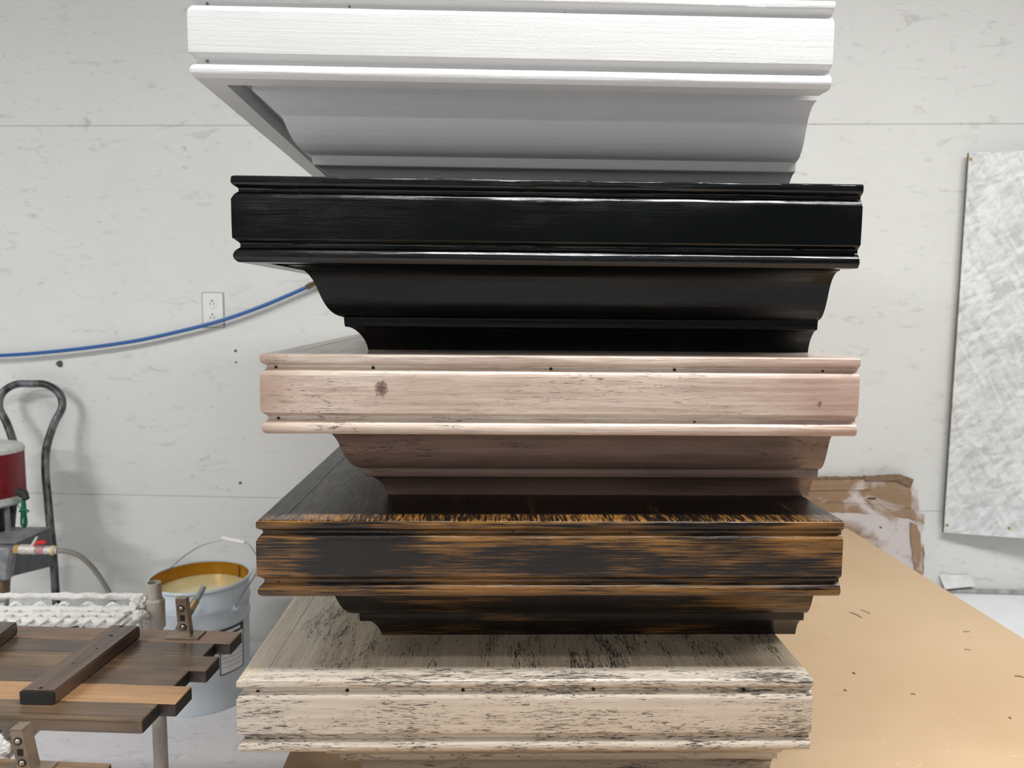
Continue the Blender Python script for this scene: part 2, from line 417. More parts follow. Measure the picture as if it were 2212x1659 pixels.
SPL = ['longer curved dark splinter on the fibreboard beside the brown shelf', 'shorter dark splinter just behind the longer one on the fibreboard',
       'small dark speck on the fibreboard right of the cream shelf top', 'tiny dark speck on the fibreboard beside the cream shelf face',
       'thin dark sliver on the fibreboard near the far edge, closer to the camera', 'dark splinter at the right border of the photo on the fibreboard',
       'faint dark sliver in the middle of the open fibreboard', 'tiny dark chip near the lower right corner of the fibreboard', 'thin dark sliver on the fibreboard nearest the white bench']
mk = plain('dark_splinter', (70, 48, 30), .8)
for (p0, p1, r) in (((1835, 1322), (1862, 1335), .0012), ((1858, 1317), (1881, 1327), .0009), ((1841, 1454), (1846, 1456), .0015), ((1822, 1491), (1828, 1493), .0013),
                    ((2082, 1403), (2097, 1405), .0008), ((2191, 1460), (2212, 1464), .0011), ((1967, 1499), (1977, 1501), .001), ((2178, 1550), (2184, 1553), .001),
                    ((2080, 1365), (2095, 1365), .0008)):
    a = atz(*p0, TZ+.0004); b = atz(*p1, TZ+.0004); m = (a+b)/2+Vector((.002, .002, 0))
    bm = bmesh.new(); tube(bm, catmull([a, m, b], 3), [r*.4]+[r]*5+[r*.3], 6)
    o = obj('wood_splinter', bm, mk); tag(o, None, 'splinter', 'dark splinters on the tan board')
    o['label'] = SPL.pop(0)

# ------------------------------------------------------------------ strand board hung at the right
def osbmat():
    k = NT('whitewashed_strand_board', .6, 0, 0, .3)
    wrp = k.n.new('ShaderNodeVectorMath'); wrp.operation = 'MULTIPLY_ADD'
    nn = k.n.new('ShaderNodeTexNoise'); k.link(k.map((9, 9, 9)), nn.inputs['Vector']); nn.inputs['Detail'].default_value = 5
    k.link(nn.outputs['Color'], wrp.inputs[0]); wrp.inputs[1].default_value = (.02, .02, .02); k.link(k.tc.outputs['Object'], wrp.inputs[2]); V = wrp.outputs[0]
    fl = [k.vor(k.map(sc, src=k.map((1, 1, 1), rot=(0, ro, 0), src=V)), 1, 'F1', 'Color') for sc, ro in (((85, 9, 15), .5), ((16, 9, 80), .35), ((80, 9, 17), -.75))]
    wv = k.noise(k.map((20, 20, 20)), 1, 5, .7, 2.0)
    f = k.math('ADD', k.math('MULTIPLY', k.math('ADD', k.math('ADD', fl[0], fl[1]), fl[2]), .22), k.math('MULTIPLY', wv, .4))
    c = k.mix(k.ramp(f, [(.36, 0.0), (.52, .55), (.68, 1.0)]), (190, 193, 193), (229, 231, 231))
    t = k.noise(k.map((11, 11, 17), loc=(2, 1, 2)), 1, 6, .75, 1.6)
    c = k.mix(k.ramp(t, [(.55, 0.0), (.68, .5)]), c, (166, 170, 170))
    c = k.mix(k.ramp(k.noise(k.map((50, 50, 50)), 1, 4), [(.66, 0.0), (.74, .3)]), c, (168, 150, 122))
    k.col(c); return k.bump(f, .0015).m
OSB = osbmat()
A = atw(2088, 331, .016); B = atw(2039, 1149, .016)
cx_ = (A.x+B.x)/2; yb = WD-WK*cx_-.016
ob = empty('strand_board', (cx_, yb, B.z), wa-math.radians(11.5)); tag(ob, 'whitewashed strand board panel standing off the wall at the right edge', 'panel')
hh = A.z-B.z
ob_l = obj('board', bevbox((0, -.011, 0), (.62, 0, hh), .0015), OSB, ob)
osb_e = plain('strand_board_edge', (128, 118, 98), .8, dirt=.3, scale=120)
bm = bevbox((-.0022, -.0105, .001), (-.0002, -.0005, hh-.001)); obj('cut_edge', bm, osb_e, ob)
for z in (.05, hh-.09): obj('spacer_block', bevbox((.02, 0, z), (.06, .012, z+.04)), osb_e, ob)
rust = plain('rusty_screw', (176, 150, 70), .6, .3)
for (x, z) in ((.009, .026), (.006, hh-.02), (.185, .03)):
    bm = bmesh.new(); bmesh.ops.create_cone(bm, cap_ends=True, segments=12, radius1=.005, radius2=.004, depth=.002, matrix=Matrix.Translation((x, -.0118, z)) @ Matrix.Rotation(math.pi/2, 4, 'X'))
    obj('screw', bm, rust, ob)

# ------------------------------------------------------------------ low white bench behind, paper scraps
PZ = -.918
pm = plain('white_paper_cover', (238, 240, 243), .6, dirt=.04, bump=.0006, scale=9)
pl = empty('low_platform', (1.9, 2.1, FLOOR)); tag(pl, 'low platform covered in white paper along the wall below the strand board', 'bench')
wy_ = lambda x: WD-WK*x
bm = bmesh.new()
x0, x1 = 1.15, 3.3
poly = [(x0, 1.62), (x1, 1.62), (x1, wy_(x1)-.006), (x0, wy_(x0)-.006)]
def slab_poly(poly, z0, z1, org):
    bm = bmesh.new(); a = [bm.verts.new((x-org[0], y-org[1], z0-org[2])) for x, y in poly]; b = [bm.verts.new((x-org[0], y-org[1], z1-org[2])) for x, y in poly]
    bm.faces.new(a[::-1]); bm.faces.new(b)
    for i in range(len(a)): j = (i+1) % len(a); bm.faces.new((a[i], a[j], b[j], b[i]))
    return bm
org = (1.9, 2.1, FLOOR)
obj('paper_cover', slab_poly(poly, PZ-.004, PZ, org), pm, pl)
obj('platform_body', slab_poly([(x0+.02, 1.64), (x1-.01, 1.64), (x1-.01, wy_(x1)-.02), (x0+.02, wy_(x0)-.02)], FLOOR, PZ-.004, org), lum, pl)
bs = obj('shadow_strip_back', bevbox((1.28, -.016, PZ+.0005), (3.1, -.001, PZ+.013), .002), plain('wall_foot_shade', (178, 178, 177), .7, dirt=.3, scale=30))  # grey strip standing in for the shadow line at the wall's foot
bs.location = (0, WD, 0); bs.rotation_euler = (0, 0, wa); tag(bs, kind='structure')
def scrap(name, pts, off, mat, label, th=.0012):
    P = [atw(px, py, off+o2) for px, py, o2 in pts]
    bm = bmesh.new(); vs = [bm.verts.new(p) for p in P]; f = bm.faces.new(vs)
    bmesh.ops.triangulate(bm, faces=[f]); bmesh.ops.subdivide_edges(bm, edges=bm.edges, cuts=2, use_grid_fill=True)
    for v in bm.verts: v.co.y -= abs(noise.noise(v.co*40))*.006
    g = bmesh.ops.extrude_face_region(bm, geom=list(bm.faces)); 
    for v in g['geom']:
        if isinstance(v, bmesh.types.BMVert): v.co.y -= th
    o = obj(name, bm, mat); tag(o, label, 'paper', 'torn paper at the foot of the wall'); return o
paper = plain('torn_masking_paper', (228, 229, 229), .7, dirt=.08, scale=40)
scrap('paper_scrap', [(2028, 1240, .0), (2040, 1238, .002), (2052, 1242, 0), (2094, 1241, 0), (2103, 1258, .002), (2106, 1266, .01), (2040, 1272, .02)], .004, paper,
      'torn white paper folded up against the foot of the wall')
k_ = plain('grey_crumpled_paper', (176, 174, 174), .7, dirt=.2, scale=60)
cpt = atz(2056, 1276, PZ)
bm = bmesh.new(); bmesh.ops.create_icosphere(bm, subdivisions=3, radius=1)
for v in bm.verts:
    q = v.co.copy(); s = 1+.35*noise.noise(q*2.2)+.15*noise.noise(q*6)
    v.co = Vector((q.x*.034*s, q.y*.018*s, max(0, q.z*.5+.42)*.014*s))
o = obj('crumpled_paper', bm, k_); o.location = cpt+Vector((0, 0, .0002)); tag(o, 'grey crumpled scrap lying on the white bench by the table edge', 'paper')

# ------------------------------------------------------------------ flattened cardboard leaning at the wall
def cardmat(name, seed, white):
    k = NT(name, .75, 0, 0, .2)
    n = k.noise(k.map((5, 5, 9), loc=(seed, 0, seed)), 1, 4, .6, .8); g = k.noise(k.map((14, 14, 34), loc=(seed, 3, 1)), 1, 5, .65, .5)
    c = k.mix(g, (164, 136, 108), (140, 116, 96))
    c = k.mix(k.ramp(n, [(.62-white*.3, 0.0), (.72-white*.25, .85)]), c, (214, 207, 206))
    k.col(c); return k.bump(k.noise(k.map((6, 6, 260)), 1, 2), .0006).m
def card(pts, off, mat, label, th=.004, name='cardboard_sheet', curl=0, rag=1.2, seed=0):
    R2 = random.Random(seed); P = []
    for i in range(len(pts)):
        a, b = pts[i], pts[(i+1) % len(pts)]; d = math.hypot(b[0]-a[0], b[1]-a[1]); n = max(1, int(d/9))
        for k in range(n):
            t = k/n; j = 0 if k == 0 else rag
            P.append((a[0]+(b[0]-a[0])*t+R2.uniform(-j, j), a[1]+(b[1]-a[1])*t+R2.uniform(-j, j)))
    bm = bmesh.new(); A_ = []; B_ = []
    for px, py in P:
        p = atw(px, py, off); p.z = max(p.z, PZ+.0005); lean = (p.z-PZ)*.0; q = p.copy(); q.y -= lean
        A_.append(bm.verts.new(q)); B_.append(bm.verts.new(q+Vector((0, -th, 0))))
    bm.faces.new(A_); bm.faces.new(B_[::-1])
    for i in range(len(A_)): j = (i+1) % len(A_); bm.faces.new((A_[i], A_[j], B_[j], B_[i]))
    o = obj(name, bm, mat); tag(o, label, 'cardboard', 'flattened cardboard leaning behind the table'); return o
c1, c2, c3 = cardmat('sprayed_cardboard_brown', 1.2, .38), cardmat('sprayed_cardboard_mixed', 4.2, .6), cardmat('sprayed_cardboard_white', 7.7, .85)
ce = plain('cardboard_torn_edge', (142, 116, 94), .8, dirt=.25, scale=80)
card([(1990, 1110), (1996, 1112), (1994, 1142), (1989, 1148), (1985, 1175), (1996, 1176), (1994, 1235), (1990, 1262), (1740, 1262), (1740, 1120), (1960, 1118)], .003, c2, 'rearmost cardboard sheet whose torn tabs stick out at the right', seed=1)
card([(1740, 1040), (1880, 1040), (1962, 1042), (1968, 1056), (1981, 1057), (1984, 1118), (1978, 1124), (1976, 1262), (1740, 1262)], .010, c2, 'tall grey brown cardboard sheet with a squared tab on its right side', seed=2)
card([(1740, 1029), (1862, 1029), (1866, 1026), (1880, 1031), (1878, 1262), (1740, 1262)], .016, ce, 'ragged cardboard edge showing along the top left of the pile', seed=3)
card([(1740, 1038), (1876, 1036), (1940, 1033), (1966, 1048), (1968, 1124), (1972, 1262), (1740, 1262)], .022, c1, 'brown cardboard sheet with white overspray and a slit, upper layer', seed=4)
card([(1868, 1027), (1944, 1024), (1973, 1035), (1967, 1051), (1958, 1048), (1934, 1037), (1866, 1037)], .028, ce, 'folded brown cardboard flap along the top right of the pile', seed=5, rag=.7)
card([(1740, 1052), (1880, 1051), (1881, 1057), (1740, 1060)], .0275, c1, 'narrow cardboard strip across the upper sheet', seed=6, th=.002)
card([(1740, 1084), (1800, 1087), (1900, 1091), (1975, 1101), (1978, 1126), (1965, 1120), (1905, 1114), (1740, 1106)], .030, c1, 'tan cardboard strip bent over the white sprayed sheet', seed=8)
card([(1740, 1106), (1838, 1108), (1905, 1114), (1965, 1121), (1981, 1133), (1988, 1160), (1993, 1262), (1740, 1262)], .036, c3, 'cardboard sheet sprayed mostly white, front of the pile', seed=7)
card([(1966, 1128), (1980, 1133), (1988, 1160), (1992, 1250), (1978, 1250), (1968, 1175)], .043, c1, 'brown folded cardboard edge running down the right of the white sheet', seed=9, th=.003)
for (pts, off) in (([(1874, 1075), (1892, 1076), (1891, 1079), (1875, 1078)], .0265), ([(1898, 1135), (1906, 1140), (1903, 1142)], .0405)):
    card(pts, off, hole_m, 'dark slit torn in the brown upper cardboard' if off < .03 else 'dark nick in the white sprayed cardboard', th=.0006, rag=0, name='cardboard_slit')

# ------------------------------------------------------------------ on the back wall: outlet, hose, hole
wm = Matrix.Rotation(wa, 4, 'Z')
def onwall(px, py, off=0): p = atw(px, py, off); return p
platem = plain('painted_plate', (226, 228, 226), .45, dirt=.03)
p0 = onwall(438, 633); p1 = onwall(482, 633); p2 = onwall(440, 706)
pw = (p1-p0).length; ph = p0.z-p2.z
out = empty('power_outlet', ((p0+p1)/2).to_tuple()[:2]+(p2.z,), wa); tag(out, 'white painted double power outlet behind the blue hose', 'outlet')
obj('cover_plate', bevbox((-pw/2, -.0065, 0), (pw/2, -.0003, ph), .0025), platem, out)
obj('shade_line', bevbox((-pw/2-.003, -.0018, -.003), (pw/2+.003, -.0002, ph+.003)), plain('outlet_shadow_gap', (160, 158, 154), .8), out)  # grey rim around the plate, its shadow line put in as colour
sl = plain('socket_slot', (60, 58, 56), .8)
for zc in (ph*.70, ph*.30):
    bm = bmesh.new(); bmesh.ops.create_cone(bm, cap_ends=True, segments=28, radius1=.0165, radius2=.0158, depth=.002, matrix=Matrix.Translation((0, -.0075, zc)) @ Matrix.Rotation(math.pi/2, 4, 'X'))
    rc = obj('receptacle', bm, platem, out)
    for dx, hz in ((-.0062, .004), (.0062, .0045)): obj('slot', bevbox((dx-.0009, -.0093, zc-hz-.002), (dx+.0009, -.0084, zc+hz-.002)), sl, rc)
    bm = bmesh.new(); bmesh.ops.create_cone(bm, cap_ends=True, segments=12, radius1=.0028, radius2=.0028, depth=.001, matrix=Matrix.Translation((0, -.0088, zc+.0085)) @ Matrix.Rotation(math.pi/2, 4, 'X')); obj('ground_hole', bm, sl, rc)
bm = bmesh.new(); bmesh.ops.create_cone(bm, cap_ends=True, segments=12, radius1=.003, radius2=.003, depth=.0012, matrix=Matrix.Translation((0, -.0068, ph*.5)) @ Matrix.Rotation(math.pi/2, 4, 'X')); obj('screw', bm, platem, out)

hz = empty('air_hose', atw(0, 768, .03).to_tuple()); tag(hz, 'blue air hose sagging across the white wall with a brass fitting', 'hose')
org = Vector(hz.location)
pts = [(-320, 772), (-150, 772), (0, 768), (100, 761), (200, 750), (300, 735), (400, 713), (480, 692), (560, 664), (620, 639), (668, 618)]
P = catmull([atw(x, y, .03)-org for x, y in pts], 6)
bm = bmesh.new(); tube(bm, P, .0062, 12)
obj('hose_tube', bm, plain('blue_rubber', (24, 88, 156), .35, coat=.1), hz)
brass = plain('dull_brass', (128, 108, 84), .4, .7, dirt=.3, scale=200)
bm = bmesh.new(); q0, q1, q2, q3 = [atw(x, y, .03)-org for x, y in ((662, 621), (676, 614), (680, 612), (700, 602))]
tube(bm, [q0, q0.lerp(q1, .5), q1, q2, q2.lerp(q3, .1), q3], [.0085, .0095, .0085, .0075, .0115, .0115], 6)
obj('brass_fitting', bm, brass, hz)
for hx, hy, of in ((712, 596, .0), (-180, 772, 0)):
    a = atw(hx, hy, .002); bm = bmesh.new()
    tube(bm, catmull([a-org, atw(hx, hy, .02)-org, atw(hx, hy+8, .035)-org, atw(hx, hy+2, .05)-org], 4), .004, 8); obj('hook', bm, brass, hz)
bm = bmesh.new(); tube(bm, catmull([q3, atw(712, 598, .03)-org, atw(760, 590, .03)-org, atw(790, 640, .03)-org], 4), .0075, 10); obj('hose_whip', bm, plain('black_rubber', (30, 30, 32), .5), hz)

gm = plain('foam_plug_grey', (96, 96, 96), .9, dirt=.5, scale=200)
def blob(px, py, rad, mat, name, label, cat, grp=None, flat=.5):
    p = atw(px, py, 0); bm = bmesh.new(); bmesh.ops.create_icosphere(bm, subdivisions=3, radius=rad)
    for v in bm.verts: v.co *= 1+.4*noise.noise(v.co*90+p*9); v.co.y *= flat; v.co.y -= rad*flat*.4
    o = obj(name, bm, mat); o.location = p; tag(o, label, cat, grp); return o
blob(129, 785, .011, gm, 'wall_plug', 'dark grey plug in the wall just under the blue hose', 'plug')
blob(509, 758, .004, gm, 'nail_head', 'upper dark nail head on the wall left of the pink shelf', 'nail', 'nail heads in the wall')
blob(510, 783, .0032, gm, 'nail_head', 'lower dark nail head on the wall left of the pink shelf', 'nail', 'nail heads in the wall')
blob(519, 1043, .0045, gm, 'nail_head', 'nail head on the wall left of the dark brown shelf', 'nail', 'nail heads in the wall')

# ------------------------------------------------------------------ paint pump on a hand truck (left)
PY = 2.40
pc = empty('paint_pump', (at(66, 1300, PY).x, PY, FLOOR)); tag(pc, 'grey paint pump with a red cylinder on a black hand truck frame', 'pump')
o0 = Vector(pc.location)
L_ = lambda px, py, y=PY: at(px, py, y)-o0
tm = NT('worn_black_tube', .4, .2); q = tm.noise(tm.map((14, 14, 5)), 1, 5, .7, .5)
tm.col(tm.mix(tm.ramp(q, [(.46, 0.0), (.62, .8)]), (38, 40, 41), (128, 134, 136))); tm = tm.m
R_pts = [(126, 1345), (121, 1290), (115, 1200), (109, 1140), (103, 1075), (98, 1012), (101, 965), (117, 915), (134, 880), (128, 850), (100, 831), (66, 829)]
bm = bmesh.new()
fy = lambda y: 2.4+.15*max(0, min(1, (1150-y)/320))
pts = [L_(x, y, fy(y)) for x, y in R_pts]; lst = [L_(132-x, y, fy(y)) for x, y in R_pts[-2::-1]]
fullp = catmull(pts+lst, 5); low = Vector((fullp[0].x+.004, 0, .012)); low2 = Vector((fullp[-1].x-.004, 0, .012))
tube(bm, [low]+fullp+[low2], .0122, 12); obj('frame_tube', bm, tm, pc)
gray = plain('overspray_grey_metal', (140, 143, 146), .55, .1, dirt=.3, scale=40)
dgr = plain('dark_grey_metal', (84, 88, 92), .5, .1, dirt=.3, scale=40)
redm = plain('red_enamel', (128, 22, 34), .35, dirt=.2, scale=12); whm = plain('pump_white_cap', (206, 207, 204), .45, dirt=.12, scale=50); blk = plain('black_casting', (26, 27, 29), .5, dirt=.2, scale=50)
cxp = at(-33, 1020, 2.33); rr_ = (at(43, 1020, 2.33).x-cxp.x)
zt_, zr0, zr1, zb = at(-33, 962, 2.33).z, at(0, 976, 2.33).z, at(0, 1068, 2.33).z, at(0, 1086, 2.33).z
cc = Vector((cxp.x, 2.33, 0))-Vector((o0.x, o0.y, o0.z))
obj('cylinder', lathe(bmesh.new(), [(0, zr0), (rr_, zr0), (rr_, zr1), (0, zr1)], cc), redm, pc)
obj('top_cap', lathe(bmesh.new(), [(0, zt_+.012), (rr_*.5, zt_+.011), (rr_*.92, zt_), (rr_*1.01, zt_-.008), (rr_*1.02, zr0+.0005), (0, zr0+.0005)], cc), whm, pc)
obj('bottom_cap', lathe(bmesh.new(), [(0, zr1-.0005), (rr_*1.03, zr1-.0005), (rr_*1.03, zb+.006), (rr_*.98, zb), (0, zb)], cc), whm, pc)
zd = at(50, 1148, 2.33).z                     # deck height
colx = at(2, 1100, 2.33).x-o0.x
obj('pump_column', bevbox((colx-.07, -.14, zd-o0.z-.03), (colx+.022, -.06, zb-o0.z), .006), blk, pc)
obj('side_rod', tube(bmesh.new(), [(colx+.036, -.1, zd-o0.z-.02), (colx+.036, -.1, zb-o0.z)], .008, 10), gray, pc)
# deck with folded front and side plates
dx1 = L_(112, 1150).x; dx0 = dx1-.34
zd_l = zd-o0.z
def plate(pts, th, bev=.0015):              # quad sheet with a thickness vector
    bm = bmesh.new(); A_ = [bm.verts.new(p) for p in pts]; B_ = [bm.verts.new(p+Vector(th)) for p in pts]
    bm.faces.new(A_); bm.faces.new(B_[::-1])
    for i in range(4): j = (i+1) % 4; bm.faces.new((A_[i], A_[j], B_[j], B_[i]))
    bmesh.ops.recalc_face_normals(bm, faces=bm.faces); bmesh.ops.bevel(bm, geom=list(bm.edges), offset=bev, segments=1, affect='EDGES'); return bm
k0, k1 = L_(111, 1138, 2.375), L_(34, 1172, 2.13)
k2 = Vector((k1.x-.22, k1.y, k1.z)); k3 = Vector((k0.x-.34, k0.y, k0.z))
obj('deck', plate([k0, k1, k2, k3], (0, 0, -.006)), gray, pc)
obj('side_plate', plate([k0+Vector((.001, 0, -.001)), L_(118, 1222, 2.375), L_(27, 1245, 2.13), k1+Vector((.001, -.001, -.001))], (-.004, .001, 0)), dgr, pc)
obj('front_plate', plate([k1+Vector((.0005, -.004, -.001)), L_(25, 1246, 2.126), L_(-40, 1240, 2.126), k2+Vector((-.0, -.004, -.001))], (0, .004, 0)), dgr, pc)
obj('motor_housing', plate([L_(24, 1186, 2.09), L_(15, 1256, 2.09), L_(-34, 1256, 2.09), L_(-34, 1182, 2.09)], (0, .034, 0), .006), gray, pc)
px_ = L_(4, 1300, 2.11).x
bm = bmesh.new(); tube(bm, [Vector((px_, -.28, L_(4, 1254, 2.11).z)), Vector((px_, -.28, L_(4, 1280, 2.11).z)), Vector((px_, -.28, L_(4, 1280, 2.11).z))], [.0165, .0165, .012], 14); obj('pipe_collar', bm, brass, pc)
obj('suction_pipe', tube(bmesh.new(), [Vector((px_, -.28, L_(4, 1278, 2.11).z)), Vector((px_, -.28, .05))], .0115, 12), gray, pc)
for s in (-1, 1):
    bm = bmesh.new(); tube(bm, [Vector((s*.10+(0), -.02, .09)), Vector((s*.10, .0, .09))], .004, 8)
    wbm = bmesh.new(); bmesh.ops.create_cone(wbm, cap_ends=True, segments=28, radius1=.07, radius2=.07, depth=.03, matrix=Matrix.Translation((s*.115, 0, .07)) @ Matrix.Rotation(math.pi/2, 4, 'Y')); bm.free()
    obj('wheel', wbm, blk, pc)
obj('toe_plate', bevbox((-.14, -.2, .0), (.14, -.01, .006), .001), dgr, pc)
# ball valve with a red lever
vy = 2.10
va, vb = L_(34, 1186, vy), L_(124, 1189, vy)
d_ = vb-va
def cyl_between(a, b, r, seg=14): return tube(bmesh.new(), [a, b], r, seg)
vv = obj('ball_valve', tube(bmesh.new(), [va, va+d_*.12, va+d_*.12, va+d_*.5, va+d_*.5, va+d_*.95, va+d_*.95, vb], [.010, .010, .0135, .0135, .0115, .0115, .009, .009], 12), plain('valve_white', (216, 210, 205), .45, .2, dirt=.25, scale=150), pc)
obj('brass_end', cyl_between(va-d_*.02, va+d_*.16, .0125, 6), plain('valve_brass', (196, 160, 104), .35, .6), vv)
obj('pink_band', cyl_between(va+d_*.52, va+d_*.70, .0124), plain('faded_red_band', (176, 128, 134), .5), vv)
obj('lock_ring', cyl_between(va+d_*.86, va+d_*.93, .0132), plain('valve_yellow_ring', (210, 190, 140), .5), vv)
l0, l1, l2 = L_(72, 1180, vy), L_(80, 1172, vy-.01), L_(98, 1171, vy-.012)
obj('lever', tube(bmesh.new(), [l0, l1, l1.lerp(l2, .2), l2], [.003, .004, .0052, .0058], 8), plain('red_lever_grip', (205, 30, 34), .4), vv)
obj('valve_stem', tube(bmesh.new(), [L_(68, 1182, vy), L_(80, 1160, vy)], [.0055, .003], 8), whm, vv)
hp = [L_(*a) for a in ((122, 1189, vy), (150, 1192, vy), (178, 1205, vy+.01), (205, 1232, vy+.02), (228, 1267, vy+.03), (246, 1302, vy+.04), (260, 1345, vy+.05), (270, 1400, vy+.08))]
hp[-1].z = max(hp[-1].z, .01)
obj('delivery_hose', tube(bmesh.new(), catmull(hp, 6), .0068, 12), plain('olive_grey_hose', (132, 130, 120), .5, dirt=.1, scale=30), pc)
# green cord bundle hanging from the cylinder
gc = plain('green_cord', (30, 120, 84), .4); go = Vector((at(52, 1075, 2.28)))
bm = bmesh.new()
for k in range(4):
    cx = 51+k*1.6; P = []
    for a in range(16):
        t = 2*math.pi*a/16; w_ = 5.5+k*1.4
        P.append(at(cx-3+w_*math.sin(t)*(.35+.65*max(0, -math.cos(t))), 1108-29*math.cos(t)+k*.8, 2.275+k*.003)-go)
    tube(bm, catmull(P, 2, True), .0018, 6, closed=True)
P = [at(52+10*math.cos(t), 1104+3*math.sin(t), 2.27+.012*math.sin(t))-go for t in [2*math.pi*a/10 for a in range(10)]]
tube(bm, catmull(P, 2, True), .0022, 6, closed=True)
P = [at(x, y, 2.275)-go for x, y in ((45, 1100), (38, 1090), (42, 1080), (50, 1084))]; tube(bm, catmull(P, 4), .0016, 6)
o = obj('cord_bundle', bm, gc); o.location = go; tag(o, 'green cord tied in a loop hanging under the red cylinder', 'cord')
kb = bmesh.new(); tube(kb, [L_(38, 1062, 2.28), L_(52, 1068, 2.275), L_(58, 1078, 2.27)], [.012, .013, .008], 10); obj('outlet_knob', kb, blk, pc)

# ------------------------------------------------------------------ steel bucket
BY = 2.19
rc_ = at(431.5, 1243, BY); RR = (at(537, 1243, BY).x-at(326, 1243, BY).x)/2*.985
bo = Vector((rc_.x, BY, FLOOR)); hb = rc_.z-FLOOR
bk = empty('steel_bucket', bo); tag(bk, 'blue-grey steel bucket of pale yellow liquid on the floor', 'bucket')
bmat = plain('blue_grey_enamel', (206, 216, 224), .38, 0, dirt=.08, scale=9)
r1 = RR*.93
prof = [(0, .004), (r1-.004, .004), (r1-.003, 0), (r1, 0), (r1+.002, .004), (r1+.001, .012)]
def rr(z): return r1+(RR*.985-r1)*min(1, z/(hb-.02))
for zz in (hb-.115, hb-.065):
    prof += [(rr(zz-.008), zz-.008), (rr(zz)+.0035, zz-.002), (rr(zz)+.0035, zz+.002), (rr(zz+.008), zz+.008)]
prof += [(rr(hb-.012), hb-.012)]
obj('body', lathe(bmesh.new(), prof, (0, 0, 0), 72), bmat, bk)
obj('rim', lathe(bmesh.new(), [(RR*.985, hb-.012), (RR+.001, hb-.010), (RR+.004, hb-.005), (RR+.002, hb), (RR-.003, hb-.001), (RR-.004, hb-.008)], seg=72), bmat, bk)
yin = NT('amber_lacquer_inside', .25, .35, .2); yin.col((176, 122, 22)); yin = yin.m
obj('lining', lathe(bmesh.new(), [(RR-.0045, hb-.004), (RR-.007, hb-.03), (RR-.009, hb-.1), (0, hb-.1)], seg=72), yin, bk)
liq = NT('pale_yellow_coating', .12, 0, .3); liq.col(liq.mix(liq.noise(liq.map((12, 12, 12)), 1, 2), (226, 212, 164), (214, 198, 146))); liq = liq.m
obj('liquid', lathe(bmesh.new(), [(0, hb-.042), (RR-.0085, hb-.042), (RR-.0085, hb-.05)], seg=72), liq, bk)
sa = math.radians(52)
bm = bevbox((-.0015, -.001, hb-.06), (.0015, .001, hb-.006)); o = obj('side_seam', bm, plain('seam_dark', (86, 60, 24), .5), bk)
o.location = (math.cos(sa)*(RR-.0095), math.sin(sa)*(RR-.0095), 0); o.rotation_euler = (0, 0, sa+math.pi/2)
ear_a = [math.radians(-28), math.radians(152)]
ears = []
for a in ear_a:
    dvec = Vector((math.cos(a), math.sin(a), 0)); zc = hb-.072; c0 = dvec*(rr(zc)-.001)+Vector((0, 0, zc))
    e = obj('handle_ear', tube(bmesh.new(), [c0, c0+dvec*.003, c0+dvec*.003, c0+dvec*.011, c0+dvec*.011, c0+dvec*.014], [.017, .016, .010, .010, .007, .004], 16), bmat, bk); ears.append(c0+dvec*.008)
# bail: stands up, leaning back
gL, gR = at(502, 1163, BY+.10)-bo, at(530, 1171, BY+.09)-bo
wire = plain('bail_wire', (150, 152, 152), .35, .8)
lft = [ears[1], ears[1]+Vector((.0, .0, .05)), at(372, 1224, BY+.05)-bo, at(400, 1200, BY+.07)-bo, at(440, 1177, BY+.09)-bo, gL]
rgt = [gR, at(548, 1190, BY+.07)-bo, at(560, 1225, BY+.03)-bo, ears[0]+Vector((.004, 0, .02)), ears[0]]
obj('bail', tube(bmesh.new(), catmull(lft+rgt, 6), .002, 8), wire, bk)
obj('grip', tube(bmesh.new(), [at(480, 1162, BY+.10)-bo, at(529, 1172, BY+.09)-bo], .0062, 14), plain('white_plastic_grip', (238, 238, 238), .4), bk)
# label wrapped on the body
def wrap(px0, py0, px1, py1, r_add, th=.0004, nx=10, name='x', mat=None, par=None):
    def hit(px, py):
        v = ray(px, py); lo, hi = BY-.3, BY
        for _ in range(40):
            m = (lo+hi)/2; p = v*m; d = math.hypot(p.x-bo.x, p.y-bo.y)
            if d > rr(p.z-FLOOR): lo = m
            else: hi = m
        p = v*hi-bo; return math.atan2(p.y, p.x), p.z
    a0, zA = hit(px0, py0); a1, zB = hit(px1, py1)[0], hit(px0, py1)[1]; bm = bmesh.new(); rows = []
    for zz in (zA, zB):
        rows.append([bm.verts.new(((rr(zz)+r_add)*math.cos(a0+(a1-a0)*k/nx), (rr(zz)+r_add)*math.sin(a0+(a1-a0)*k/nx), zz)) for k in range(nx+1)])
    for k in range(nx): bm.faces.new((rows[0][k], rows[0][k+1], rows[1][k+1], rows[1][k]))
    return obj(name, bm, mat, par)
lab_k = plain('label_black', (46, 48, 50), .5); lab_w = plain('label_white', (236, 237, 240), .5, dirt=.05, scale=60); lab_g = plain('label_grey_print', (150, 151, 156), .5); lab_r = plain('label_red', (206, 90, 96), .5)
lb = wrap(473, 1362, 526, 1462, .0008, name='label_border', mat=lab_k, par=bk)
wrap(476, 1378, 523.5, 1458, .0013, name='label_face', mat=lab_w, par=lb)
wrap(477, 1366, 518, 1372, .0013, name='label_header_line', mat=lab_w, par=lb)
for yy in (1404, 1414, 1424, 1434, 1444): wrap(478, yy, 521, yy+1.2, .0017, name='label_text_line', mat=lab_g, par=lb)
wrap(507, 1389, 516, 1397, .0017, name='label_symbol', mat=lab_r, par=lb)
